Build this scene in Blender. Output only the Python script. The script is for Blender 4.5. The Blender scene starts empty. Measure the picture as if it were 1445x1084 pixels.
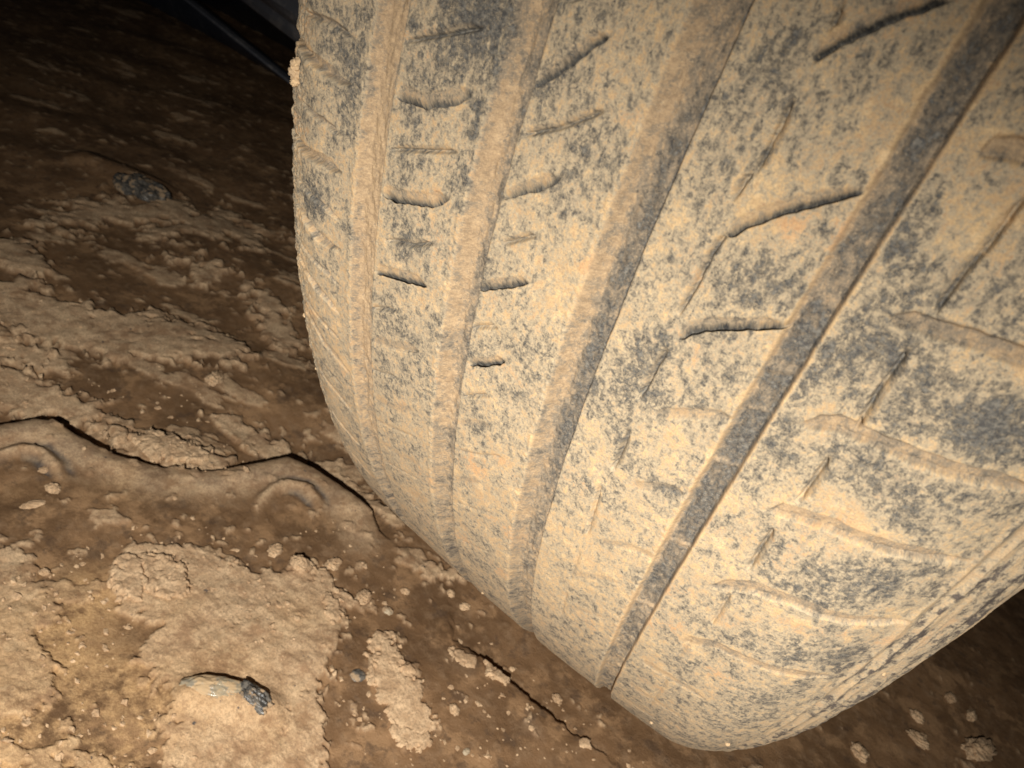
import bpy, math, random
import numpy as np
from mathutils import Matrix, Vector

# ------------------------------------------------------------------ camera, world, light
scn = bpy.context.scene
R = 0.33                                    # tyre radius; the axle is the world X axis, ground at z = -R
CAM = np.array([0.05365144, -0.44715573, 0.0])
FPX, PCX, PCY = 1115.678, 722.5, 542.0       # focal length and centre in photo pixels
ROT = np.array([[0.7667026728868898, 0.5541880007075555, 0.3241028714156378],
                [0.5432635820391776, -0.2910374671845166, -0.7875035702298644],
                [-0.34209895033171417, 0.7798543790776479, -0.5242093623881163]])   # right, down, forward
cd = bpy.data.cameras.new('camera')
cam = bpy.data.objects.new('camera', cd)
scn.collection.objects.link(cam)
m3 = Matrix([list(ROT[0]), list(-ROT[1]), list(-ROT[2])]).transposed()
cam.matrix_world = Matrix.Translation(Vector(CAM)) @ m3.to_4x4()
cd.sensor_width = 36.0
cd.lens = FPX / 1445.0 * 36.0
cd.clip_start = 0.01
cd.clip_end = 200.0
cd.dof.use_dof = True
cd.dof.focus_distance = 0.20
cd.dof.aperture_fstop = 40.0
scn.camera = cam

w = bpy.data.worlds.new('World')
scn.world = w
w.use_nodes = True
w.node_tree.nodes['Background'].inputs['Color'].default_value = (0.55, 0.62, 0.8, 1)
w.node_tree.nodes['Background'].inputs['Strength'].default_value = 0.006

def ray(u, v):
    d = (u - PCX) / FPX * ROT[0] + (v - PCY) / FPX * ROT[1] + ROT[2]
    return d

fl = bpy.data.lights.new('phone_flash', 'SPOT')
fl.energy = 17.5
fl.color = (1.0, 0.965, 0.90)
fl.shadow_soft_size = 0.0035
fl.spot_size = math.radians(106)
fl.spot_blend = 1.0
flo = bpy.data.objects.new('phone_flash', fl)
scn.collection.objects.link(flo)
fpos = CAM - 0.024 * ROT[0] + 0.044 * ROT[1] - 0.14 * ROT[2]
aim = Vector(ray(490, 930)).normalized()
flo.matrix_world = Matrix.Translation(Vector(fpos)) @ aim.to_track_quat('-Z', 'Y').to_matrix().to_4x4()

scn.view_settings.view_transform = 'Standard'
scn.view_settings.look = 'None'
scn.view_settings.exposure = 0.0
scn.view_settings.gamma = 1.0

# ------------------------------------------------------------------ numpy noise
rng = np.random.default_rng(7)
PERM = rng.permutation(4096).astype(np.int64)
GRA = rng.uniform(0, 2 * np.pi, 4096)
GX, GY = np.cos(GRA), np.sin(GRA)

def gnoise(x, y, seed=0):
    x = np.asarray(x, float) + seed * 37.17
    y = np.asarray(y, float) - seed * 11.73
    xi = np.floor(x).astype(np.int64); yi = np.floor(y).astype(np.int64)
    fx = x - xi; fy = y - yi
    u = fx * fx * fx * (fx * (fx * 6 - 15) + 10)
    v = fy * fy * fy * (fy * (fy * 6 - 15) + 10)
    def g(ix, iy, dx, dy):
        h = PERM[(PERM[ix & 4095] + iy) & 4095]
        return GX[h] * dx + GY[h] * dy
    a = g(xi, yi, fx, fy); b = g(xi + 1, yi, fx - 1, fy)
    c = g(xi, yi + 1, fx, fy - 1); d = g(xi + 1, yi + 1, fx - 1, fy - 1)
    return 1.5 * ((a + u * (b - a)) + v * ((c + u * (d - c)) - (a + u * (b - a))))

def fbm(x, y, oct=4, seed=0, gain=0.5):
    s = 0.0; a = 1.0; f = 1.0
    for i in range(oct):
        s = s + a * gnoise(x * f, y * f, seed + i * 3)
        a *= gain; f *= 2.03
    return s

def sst(a, b, x):
    t = np.clip((x - a) / (b - a), 0, 1)
    return t * t * (3 - 2 * t)

def polydist(px, py, pts):
    """distance to a polyline, signed perpendicular offset and arc fraction"""
    best = np.full(px.shape, 1e9); sg = np.zeros(px.shape); fr = np.zeros(px.shape)
    n = len(pts) - 1
    for i in range(n):
        ax, ay = pts[i]; bx, by = pts[i + 1]
        dx, dy = bx - ax, by - ay
        L = dx * dx + dy * dy + 1e-12
        t = np.clip(((px - ax) * dx + (py - ay) * dy) / L, 0, 1)
        ex = px - ax - t * dx; ey = py - ay - t * dy
        d = np.hypot(ex, ey)
        m = d < best
        best = np.where(m, d, best)
        sg = np.where(m, (dx * ey - dy * ex) / math.sqrt(L), sg)
        fr = np.where(m, (i + t) / n, fr)
    return best, sg, fr

def polysd(px, py, pts):
    """signed distance to a closed polygon, positive inside"""
    best = np.full(px.shape, 1e9); ins = np.zeros(px.shape, bool)
    n = len(pts)
    for i in range(n):
        ax, ay = pts[i]; bx, by = pts[(i + 1) % n]
        dx, dy = bx - ax, by - ay
        L = dx * dx + dy * dy + 1e-12
        t = np.clip(((px - ax) * dx + (py - ay) * dy) / L, 0, 1)
        best = np.minimum(best, np.hypot(px - ax - t * dx, py - ay - t * dy))
        c = (ay > py) != (by > py)
        ins ^= c & (px < (bx - ax) * (py - ay) / (by - ay + 1e-12) + ax)
    return np.where(ins, best, -best)

# ------------------------------------------------------------------ object helpers
def link(o, parent=None):
    scn.collection.objects.link(o)
    if parent is not None:
        o.parent = parent
    return o

def tag(o, label=None, cat=None, group=None, kind=None):
    if label: o['label'] = label
    if cat: o['category'] = cat
    if group: o['group'] = group
    if kind: o['kind'] = kind
    return o

def grid_mesh(name, P, mat, parent=None, attrs=None, uv=None, keep=None, close=False):
    """P: (n, m, 3) lattice -> mesh object; attrs: dict name -> (n, m)"""
    n, m = P.shape[:2]
    idx = np.arange(n * m).reshape(n, m)
    if close:
        idx = np.concatenate([idx, idx[:, :1]], 1)
    q = np.stack([idx[:-1, :-1], idx[1:, :-1], idx[1:, 1:], idx[:-1, 1:]], -1).reshape(-1, 4)
    if keep is not None:
        k = keep.ravel()
        q = q[k[q].any(1)]
    used = np.zeros(n * m, bool); used[q.ravel()] = True
    remap = np.cumsum(used) - 1
    q = remap[q]
    V = P.reshape(-1, 3)[used]
    me = bpy.data.meshes.new(name)
    me.vertices.add(len(V)); me.vertices.foreach_set('co', V.astype(np.float32).ravel())
    me.loops.add(q.size); me.loops.foreach_set('vertex_index', q.ravel().astype(np.int32))
    me.polygons.add(len(q))
    me.polygons.foreach_set('loop_start', np.arange(0, q.size, 4, dtype=np.int32))
    me.polygons.foreach_set('use_smooth', np.ones(len(q), bool))
    me.update(calc_edges=True)
    for k, a in (attrs or {}).items():
        at = me.attributes.new(k, 'FLOAT', 'POINT')
        at.data.foreach_set('value', a.ravel()[used].astype(np.float32))
    if uv is not None:
        at = me.attributes.new('flat', 'FLOAT_VECTOR', 'POINT')
        u3 = np.zeros((len(V), 3), np.float32)
        u3[:, 0] = uv[0].ravel()[used]; u3[:, 1] = uv[1].ravel()[used]
        at.data.foreach_set('vector', u3.ravel())
    me.materials.append(mat)
    o = bpy.data.objects.new(name, me)
    return link(o, parent)

# ------------------------------------------------------------------ materials
def new_mat(name):
    m = bpy.data.materials.new(name)
    m.use_nodes = True
    nt = m.node_tree
    return m, nt, nt.nodes['Principled BSDF']

class NT:
    def __init__(s, nt): s.nt = nt
    def n(s, t, **k):
        nd = s.nt.nodes.new(t)
        for a, v in k.items(): setattr(nd, a, v)
        return nd
    def l(s, a, b): s.nt.links.new(a, b)
    def attr(s, name, out='Fac'):
        nd = s.n('ShaderNodeAttribute', attribute_name=name); return nd.outputs[out]
    def val(s, sock, x):
        if hasattr(x, 'is_linked') or isinstance(x, bpy.types.NodeSocket): s.l(x, sock)
        else: sock.default_value = x
    def math(s, op, a, b=0.0, c=None, clamp=False):
        nd = s.n('ShaderNodeMath', operation=op, use_clamp=clamp)
        s.val(nd.inputs[0], a); s.val(nd.inputs[1], b)
        if c is not None: s.val(nd.inputs[2], c)
        return nd.outputs[0]
    def noise(s, vec, scale, detail=4, rough=0.55, dist=0.0, stretch=None):
        if stretch is not None:
            mp = s.n('ShaderNodeMapping'); s.l(vec, mp.inputs['Vector'])
            mp.inputs['Scale'].default_value = stretch[:3]
            if len(stretch) > 3: mp.inputs['Rotation'].default_value = (0, 0, stretch[3])
            vec = mp.outputs[0]
        nd = s.n('ShaderNodeTexNoise')
        s.l(vec, nd.inputs['Vector'])
        nd.inputs['Scale'].default_value = scale; nd.inputs['Detail'].default_value = detail
        nd.inputs['Roughness'].default_value = rough; nd.inputs['Distortion'].default_value = dist
        return nd.outputs['Fac']
    def ramp(s, x, stops):
        nd = s.n('ShaderNodeValToRGB'); s.l(x, nd.inputs[0])
        els = nd.color_ramp.elements
        while len(els) < len(stops): els.new(0.5)
        for e, (p, c) in zip(els, stops):
            e.position = p; e.color = c if len(c) == 4 else (*c, 1)
        return nd.outputs[0]
    def step(s, x, a, b):
        nd = s.n('ShaderNodeMapRange', interpolation_type='SMOOTHSTEP')
        s.l(x, nd.inputs[0]); nd.inputs[1].default_value = a; nd.inputs[2].default_value = b
        return nd.outputs[0]
    def mix(s, f, a, b):
        nd = s.n('ShaderNodeMix', data_type='RGBA')
        s.val(nd.inputs[0], f); s.val(nd.inputs[6], a); s.val(nd.inputs[7], b)
        return nd.outputs[2]

def tyre_material():
    m, nt, bs = new_mat('muddy_rubber')
    N = NT(nt)
    vec = N.attr('flat', 'Vector')
    wear_shade = N.attr('wear_shade'); strk = N.attr('streak'); pack_shade = N.attr('packed_shade')
    # blotches of bare rubber among the dried mud: three sizes
    big = N.noise(vec, 110, 6, 0.7, 0.3, (1.15, 0.8, 1, 0.35))
    med = N.noise(vec, 480, 7, 0.78, 0.35, (1.3, 0.85, 1, 0.3))
    fin = N.noise(vec, 1700, 5, 0.8, 0.0)
    lng = N.noise(vec, 260, 5, 0.7, 0.3, (2.2, 0.45, 1))
    a = N.math('MULTIPLY', big, 0.68)
    a = N.math('MULTIPLY_ADD', med, 1.12, a)
    a = N.math('MULTIPLY_ADD', fin, 0.60, a)
    b = N.math('MULTIPLY_ADD', N.math('SUBTRACT', lng, 0.5), N.math('MULTIPLY', strk, 1.1), a)
    v = N.math('MULTIPLY_ADD', wear_shade, 0.46, b)                          # about 1.14 on average
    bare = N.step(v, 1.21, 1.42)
    thin = N.step(v, 1.04, 1.22)
    # mud colours
    hue = N.noise(vec, 130, 4, 0.6)
    speck = N.noise(vec, 900, 4, 0.75)
    mudc = N.mix(N.step(hue, 0.36, 0.66), (0.47, 0.315, 0.165, 1), (0.54, 0.37, 0.19, 1))
    sx = N.n('ShaderNodeSeparateXYZ'); N.l(vec, sx.inputs[0])
    mudc = N.mix(N.math('MULTIPLY', N.step(sx.outputs[0], 0.03, -0.06), 0.6), mudc, (0.46, 0.30, 0.155, 1))
    pale = N.noise(vec, 210, 6, 0.75)
    mudc = N.mix(N.math('MULTIPLY', N.step(pale, 0.50, 0.66), 0.8), mudc, (0.64, 0.46, 0.255, 1))
    mudc = N.mix(N.math('MULTIPLY', N.step(pale, 0.48, 0.36), 0.5), mudc, (0.40, 0.27, 0.16, 1))
    mudc = N.mix(N.step(speck, 0.46, 0.72), mudc, (0.34, 0.215, 0.12, 1))
    red = N.noise(vec, 55, 3, 0.6)
    mudc = N.mix(N.math('MULTIPLY', N.step(red, 0.54, 0.66), 0.6), mudc, (0.50, 0.27, 0.125, 1))
    mudc = N.mix(N.math('MULTIPLY', strk, 0.45), mudc, (0.36, 0.28, 0.19, 1))
    pk = N.mix(N.step(N.noise(vec, 700, 6, 0.75), 0.35, 0.65), (0.39, 0.270, 0.155, 1), (0.235, 0.165, 0.10, 1))
    pk = N.mix(N.math('MULTIPLY', N.step(pale, 0.52, 0.64), 0.5), pk, (0.46, 0.325, 0.19, 1))
    mudc = N.mix(pack_shade, mudc, pk)  # packed mud colour with the recess shade mixed in
    film = N.mix(N.step(speck, 0.35, 0.65), (0.27, 0.22, 0.155, 1), (0.42, 0.335, 0.22, 1))
    film = N.mix(pack_shade, film, (0.20, 0.158, 0.112, 1))
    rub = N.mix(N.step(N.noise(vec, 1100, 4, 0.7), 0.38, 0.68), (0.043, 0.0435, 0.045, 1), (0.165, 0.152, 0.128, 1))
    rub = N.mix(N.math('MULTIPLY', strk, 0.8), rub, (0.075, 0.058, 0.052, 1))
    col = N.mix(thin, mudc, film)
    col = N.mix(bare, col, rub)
    gr1 = N.noise(vec, 2600, 4, 0.8)
    col = N.mix(N.math('MULTIPLY', N.step(gr1, 0.50, 0.66), 0.45), col, (0.17, 0.135, 0.095, 1))
    col = N.mix(N.math('MULTIPLY', N.step(gr1, 0.46, 0.34), 0.30), col, (0.70, 0.53, 0.31, 1))
    N.l(col, bs.inputs['Base Color'])
    ro = N.math('MULTIPLY_ADD', bare, -0.28, 0.92)
    N.l(ro, bs.inputs['Roughness'])
    bs.inputs['Specular IOR Level'].default_value = 0.35
    # relief: the dry coat stands proud of the rubber
    hgt = N.math('MULTIPLY', N.math('SUBTRACT', 1.0, bare), 0.5)
    hgt = N.math('MULTIPLY_ADD', med, 0.8, hgt)
    hgt = N.math('MULTIPLY_ADD', N.noise(vec, 1900, 5, 0.75), N.math('MULTIPLY_ADD', bare, -0.5, 0.8), hgt)
    bp = N.n('ShaderNodeBump'); bp.inputs['Strength'].default_value = 0.6
    bp.inputs['Distance'].default_value = 0.00035
    N.l(hgt, bp.inputs['Height']); N.l(bp.outputs[0], bs.inputs['Normal'])
    return m

def mud_material(name='mud', use_attr=True, crust_const=1.0):
    m, nt, bs = new_mat(name)
    N = NT(nt)
    tc = N.n('ShaderNodeNewGeometry').outputs['Position']
    n1 = N.noise(tc, 28, 5, 0.6)
    n2 = N.noise(tc, 150, 5, 0.65)
    n3 = N.noise(tc, 800, 4, 0.7)
    if use_attr:
        crust = N.attr('crust'); yel = N.attr('ochre'); smo = N.attr('stain')
    base = N.mix(N.step(n1, 0.35, 0.65), (0.140, 0.077, 0.036, 1), (0.225, 0.126, 0.060, 1))
    base = N.mix(N.math('MULTIPLY', N.step(n2, 0.45, 0.72), 0.6), base, (0.29, 0.185, 0.105, 1))
    dry = N.mix(N.step(n2, 0.35, 0.65), (0.48, 0.31, 0.175, 1), (0.68, 0.475, 0.285, 1))
    dry = N.mix(N.math('MULTIPLY', N.step(n3, 0.45, 0.62), 0.6), dry, (0.29, 0.195, 0.12, 1))
    if use_attr:
        och = N.mix(N.step(n3, 0.35, 0.65), (0.60, 0.38, 0.185, 1), (0.42, 0.25, 0.115, 1))
        b1 = N.noise(tc, 42, 7, 0.68); b2 = N.noise(tc, 90, 7, 0.7)
        base = N.mix(N.math('MULTIPLY', N.step(b1, 0.50, 0.62), 0.8), base, (0.34, 0.20, 0.10, 1))
        base = N.mix(N.math('MULTIPLY', N.step(b2, 0.46, 0.36), 0.6), base, (0.085, 0.052, 0.032, 1))
        f = N.math('MULTIPLY', yel, N.step(N.math('MULTIPLY_ADD', n2, 0.6, N.math('MULTIPLY', n1, 0.5)), 0.44, 0.64))
        base = N.mix(f, base, och)
        dry = N.mix(N.math('MULTIPLY', yel, 0.5), dry, och)
        pat = N.noise(tc, 70, 6, 0.7)
        dry = N.mix(N.math('MULTIPLY', N.step(pat, 0.50, 0.66), 0.8), dry, (0.33, 0.195, 0.105, 1))
        dry = N.mix(N.math('MULTIPLY', N.step(pat, 0.46, 0.36), 0.5), dry, (0.62, 0.44, 0.26, 1))
        dk = N.noise(tc, 38, 8, 0.72)
        dry = N.mix(N.math('MULTIPLY', N.step(dk, 0.53, 0.63), 0.75), dry, (0.27, 0.155, 0.078, 1))
        gr2 = N.noise(tc, 1500, 4, 0.8)
        dry = N.mix(N.math('MULTIPLY', N.step(gr2, 0.52, 0.68), 0.5), dry, (0.18, 0.115, 0.07, 1))
        dry = N.mix(N.step(N.noise(tc, 190, 4, 0.7), 0.66, 0.72), dry, (0.10, 0.085, 0.075, 1))
        col = N.mix(crust, base, dry)
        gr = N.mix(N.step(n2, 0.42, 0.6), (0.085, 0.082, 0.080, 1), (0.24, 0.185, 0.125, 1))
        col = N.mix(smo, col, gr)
        ro = N.math('MULTIPLY_ADD', crust, 0.22, 0.66)
    else:
        col = dry
        ro = 0.9
    N.l(col, bs.inputs['Base Color'])
    N.val(bs.inputs['Roughness'], ro)
    bs.inputs['Specular IOR Level'].default_value = 0.3
    h = N.math('MULTIPLY_ADD', n3, 0.6, N.math('MULTIPLY', n2, 1.2))
    h = N.math('MULTIPLY_ADD', N.noise(tc, 2300, 4, 0.7), 0.35, h)
    bp = N.n('ShaderNodeBump'); bp.inputs['Strength'].default_value = 0.8
    bp.inputs['Distance'].default_value = 0.0009
    N.l(h, bp.inputs['Height']); N.l(bp.outputs[0], bs.inputs['Normal'])
    return m

def stone_material(name, c1, c2, rough=0.5, mud=(0.40, 0.27, 0.15), mudamt=(0.5, 0.6)):
    m, nt, bs = new_mat(name)
    N = NT(nt)
    tc = N.n('ShaderNodeNewGeometry').outputs['Position']
    n = N.noise(tc, 330, 5, 0.7)
    k = N.noise(tc, 140, 4, 0.65)
    col = N.mix(N.step(n, 0.4, 0.6), (*c1, 1), (*c2, 1))
    f = N.step(k, *mudamt)
    col = N.mix(f, col, (*mud, 1))
    N.l(col, bs.inputs['Base Color'])
    N.l(N.math('MULTIPLY_ADD', f, 0.9 - rough, rough), bs.inputs['Roughness'])
    bp = N.n('ShaderNodeBump'); bp.inputs['Strength'].default_value = 0.5
    bp.inputs['Distance'].default_value = 0.0006
    N.l(n, bp.inputs['Height']); N.l(bp.outputs[0], bs.inputs['Normal'])
    return m

def plastic_material(name, c, rough):
    m, nt, bs = new_mat(name)
    N = NT(nt)
    tc = N.n('ShaderNodeNewGeometry').outputs['Position']
    n = N.noise(tc, 60, 5, 0.7)
    col = N.mix(N.step(n, 0.45, 0.75), (*c, 1), (c[0] * 2.2, c[1] * 2.0, c[2] * 1.7, 1))
    N.l(col, bs.inputs['Base Color'])
    bs.inputs['Roughness'].default_value = rough
    return m

M_TYRE = tyre_material()
M_MUD = mud_material()
M_DRY = mud_material('dry_mud', False)
M_CLUMP = stone_material('tyre_mud', (0.36, 0.25, 0.145), (0.50, 0.345, 0.19), 0.9, (0.20, 0.15, 0.10), (0.6, 0.7))

# ------------------------------------------------------------------ tyre profile (s = arc length across the tread)
PW, PCD, PRS, PRW = 0.06608318, 0.00252793, 0.03893747, 0.06106444
def profile():
    xs = np.linspace(-PW, PW, 81); r = R - PCD * (xs / PW) ** 2
    th0 = math.atan(2 * PCD / PW)
    th = np.linspace(th0, math.pi / 2 - 0.02, 40)[1:]
    xR = PW + PRS * (np.sin(th) - math.sin(th0)); rR = R - PCD - PRW * (math.cos(th0) - np.cos(th))
    xe, re = xR[-1], rR[-1]
    k = np.linspace(0, 1, 14)[1:]
    xb = xe - 0.020 * k ** 1.6; rb = re - 0.062 * k
    xR = np.concatenate([xR, xb]); rR = np.concatenate([rR, rb])
    x = np.concatenate([-xR[::-1], xs, xR]); r = np.concatenate([rR[::-1], r, rR])
    s = np.concatenate([[0], np.cumsum(np.hypot(np.diff(x), np.diff(r)))]); s -= np.interp(0, x, s)
    nx = -np.gradient(r, s); nr = np.gradient(x, s); L = np.hypot(nx, nr)
    return s, x, r, nx / L, nr / L
PS, PX, PR, PNX, PNR = profile()
SMAX = PS[-1]

# longitudinal grooves: left edge, right edge, depth, left wall width, right wall width (mm)
GROOVES = [(-52.9, -45.1, 2.0, 2.4, 1.4), (-23.0, -15.4, 2.8, 3.4, 0.6), (5.4, 13.8, 2.5, 3.0, 0.6), (39.5, 45.2, 1.5, 1.0, 0.9)]

def rep(lines, t0s, first):
    return lines + [[(s, t - first + t0) for s, t in lines[0]] for t0 in t0s]

# lateral cuts measured on the tyre itself, (s, t) in millimetres
R2W = [[(-44.5, 43.1), (-41.7, 42.4), (-37.1, 41.8), (-29.8, 37.7), (-27.5, 35.0)], [(-44.5, 64.2), (-40.5, 63.5), (-30.9, 59.4), (-27.5, 56.0)],
       [(-44.5, 84.5), (-37.7, 81.8), (-29.2, 78.4)], [(-45.1, 106.9), (-36.0, 102.8), (-28.9, 97.9)], [(-45.1, 129.3), (-36.0, 126.6), (-29.8, 120.1)]]
R2W = rep(R2W, [22, 1, -20, 151, 173, 194, 216, 238, 260], 43.1)
R2T = [[(-44.5, 32.9), (-38.3, 29.6), (-34.3, 27.5), (-28.1, 24.1)], [(-43.9, 54.0), (-34.9, 49.9), (-27.5, 46.5)], [(-41.7, 74.3), (-34.9, 71.6), (-29.1, 67.6)],
       [(-45.1, 96.1), (-37.1, 91.3)], [(-45.1, 117.8), (-36.0, 113.0)]]
R2T = rep(R2T, [12, -10, 140, 162, 184, 205], 32.9)
R3W = [[(-15.0, 28.2), (-11.6, 24.8), (-7.7, 19.4), (-5.4, 16.7)], [(-15.0, 49.2), (-10.5, 45.2), (-7.7, 43.1), (-5.4, 40.4)], [(-15.6, 70.3), (-9.4, 65.5), (-5.4, 62.1)],
       [(-14.5, 90.6), (-9.9, 87.2), (-6.0, 83.2)], [(-15.0, 111.7), (-9.9, 107.6), (-6.0, 104.2)], [(-15.0, 136.8), (-9.4, 131.3), (-6.0, 127.3)], [(-13.9, 162.5), (-8.2, 157.1)]]
R3W = rep(R3W, [7, -14, 185, 207, 229, 251], 28.2)
R3T = [[(-14.5, 37.0), (-8.2, 32.9), (-1.4, 26.8)], [(-12.8, 58.1), (-9.4, 55.3), (-6.5, 52.6)], [(-15.0, 80.4), (-9.4, 76.4)], [(-14.5, 101.5), (-7.7, 95.4)]]
R3T = rep(R3T, [15, -6, 122, 148, 173], 37.0)
R4W = [[(24.7, 8.5), (26.4, 5.8), (28.6, 3.1), (32.0, -0.3), (36.0, -3.7)], [(25.2, 35.0), (26.9, 32.3), (29.8, 28.9), (34.3, 24.8), (39.4, 20.1)],
       [(25.2, 55.3), (26.9, 52.6), (29.8, 49.9), (34.9, 46.5), (40.0, 43.1)], [(27.0, 73.0), (33.2, 68.2), (40.0, 63.5)], [(28.8, 93.3), (34.3, 88.6), (38.8, 85.9)], [(27.5, 116.4), (33.7, 111.7), (40.5, 108.3)]]
R4W = rep(R4W, [-14, -36, 138, 160, 182, 204, 226, 248], 8.5)
L4 = [[(24.7, 1.7), (24.7, 3.8)], [(24.7, 14.6), (24.7, 20.1), (24.7, 24.1)], [(24.1, 25.5), (23.5, 28.9)], [(24.7, 35.7), (24.1, 39.1), (24.1, 45.2), (23.5, 50.6)],
      [(24.1, 59.4), (23.5, 70.3)], [(24.1, 80.4), (24.1, 90.6)], [(23.0, 99.4), (24.1, 115.7)], [(24, 126), (24, 140)], [(24, 150), (24, 166)], [(24.5, -26), (24.5, -10)]]
R5W = [[(49.0, 10.6), (51.3, 9.9), (54.1, 9.2), (66, 6)], [(51.3, 35.0), (55.8, 34.3), (62.1, 32.9), (68.9, 32.3), (80, 30)], [(49.6, 58.1), (54.1, 55.3), (62.1, 54.0), (71.1, 52.6), (83.4, 50.8)],
       [(53.0, 77.7), (57.0, 75.7), (63.8, 73.7), (71.7, 72.3), (84, 70)], [(51.9, 106.2), (58.7, 99.4), (66.0, 96.1), (76.0, 94.4), (86, 91)], [(53.6, 132.7), (60.4, 125.2), (70.6, 121.8), (84, 118)]]
R5W = rep(R5W, [-14, -38, 158, 184, 208], 10.6)
L5 = [[(56.4, 13.3), (56.4, 19.4), (55.8, 24.8), (55.8, 30.2)], [(55.8, 38.4), (55.8, 45.2), (56.4, 52.6)], [(55.8, 61.4), (55.8, 65.5), (55.8, 70.9)], [(55.3, 81.8), (55.3, 87.2), (55.8, 93.3)],
      [(55.8, 104.9), (56.4, 117.1)], [(54.9, 128.6), (54.9, 142.2)], [(55.8, 157.1), (56.4, 191.0)], [(56, -10), (56, 4)], [(56, -35), (56, -18)]]
R1W = [[(-95, 50.5), (-80, 48.2), (-72.8, 47.9), (-67.2, 47.9), (-58.7, 47.2)], [(-95, 71), (-80, 69.5), (-70.6, 68.9), (-62.6, 67.6), (-58.7, 66.9)], [(-95, 88), (-80, 86.8), (-72.8, 86.6), (-64.9, 88.6), (-58.1, 87.2)],
       [(-95, 104), (-72.3, 104.2), (-63.8, 106.2), (-58.1, 106.9)], [(-92, 121), (-71.1, 121.2), (-64.3, 125.2), (-55.8, 127.9)], [(-92, 142), (-71, 142), (-57, 148)], [(-92, 163), (-71, 163), (-57, 169)],
       [(-92, 184), (-71, 184), (-57, 190)], [(-95, 29), (-72, 28), (-58, 27)], [(-95, 8), (-72, 7), (-58, 6)]]
R1T = [[(-75, 39.3), (-65.5, 37.7), (-58.7, 37.7)], [(-74, 58.1), (-63.2, 58.1), (-59.8, 58.1)], [(-75, 78), (-58, 78)], [(-75, 96), (-58, 97)], [(-75, 114), (-58, 117)], [(-75, 134), (-58, 138)]]

# bare rubber areas (s, t, radius s, radius t, amount)
WEAR = [(-29, 22, 8, 10, .50), (-37, 35, 5, 9, .22), (-24, 35, 2, 12, .25), (-40, 52, 4, 10, .2), (-60, 42, 7, 10, .26), (-55, 45, 3, 12, .2), (-67, 80, 4, 6, .25), (-62, 56, 6, 7, .15), (-62, 75, 6, 8, .16), (-62, 95, 6, 6, .10),
        (-38, 70, 6, 9, .16), (-37, 95, 8, 10, .18), (-37, 118, 8, 14, .12), (-8, 27, 7, 8, .14), (-3, 38, 5, 7, .13), (3.7, 34, 3, 4, .22), (11.2, 28, 2.4, 22, .20), (11.0, 62, 2.4, 30, .16), (-14, 60, 3, 20, .08),
        (21, 67, 6, 9, .24), (29, 66, 7, 9, .15), (35, 87.9, 4, 2.2, .32), (31, 40, 6, 7, .14), (20, 12, 5, 8, .18), (30, 6, 5, 6, .08), (28, 55, 8, 7, .08),
        (62.6, 42, 10, 9, .24), (74, 43, 9, 9, .30), (50, 32, 4.5, 10, .24), (46.5, 20, 3.5, 8, .2), (70, 62, 10, 5, .20), (68, 88, 9, 8, .22), (76, 68, 5, 4, .2), (47, 50, 3.5, 12, .24), (52, 70, 5, 10, .12), (62, 59, 8, 4, .22),
        (76, 81, 6, 5, .22), (59, 26, 8, 6, .10), (80, 108, 8, 8, .16), (66, 112, 8, 8, .12), (-20, 85, 2.5, 18, .15), (-16.6, 95, 1.3, 60, .25), (42.6, 40, 1.4, 60, .05),
        (42.3, 5, 2, 12, .15), (11.2, 95, 2.2, 50, .26), (-6, 105, 9, 18, .07), (20, 95, 8, 10, .05),
        (60, 12, 7, 5, -.22), (33, 12, 6, 6, -.12), (62, 68, 9, 4, -.25), (55, 20, 5, 6, -.12), (32, 30, 8, 3, -.15), (-49.5, 60, 3.0, 70, -.55), (-21, 60, 2.0, 60, -.5), (7.0, 45, 2, 70, -.3), (39.6, 50, .5, 200, -.4), (45.1, 50, .4, 200, -.5), (-10, 70, 6, 10, -.06), (2, 60, 6, 10, -.14),
        (30, 130, 16, 25, -.08), (0, 150, 40, 40, -.10), (66, 100, 6, 3, -.2), (72, 34, 6, 2, -.2), (-66, 120, 12, 30, -.05), (-49, 140, 3, 60, -.1)]

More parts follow.
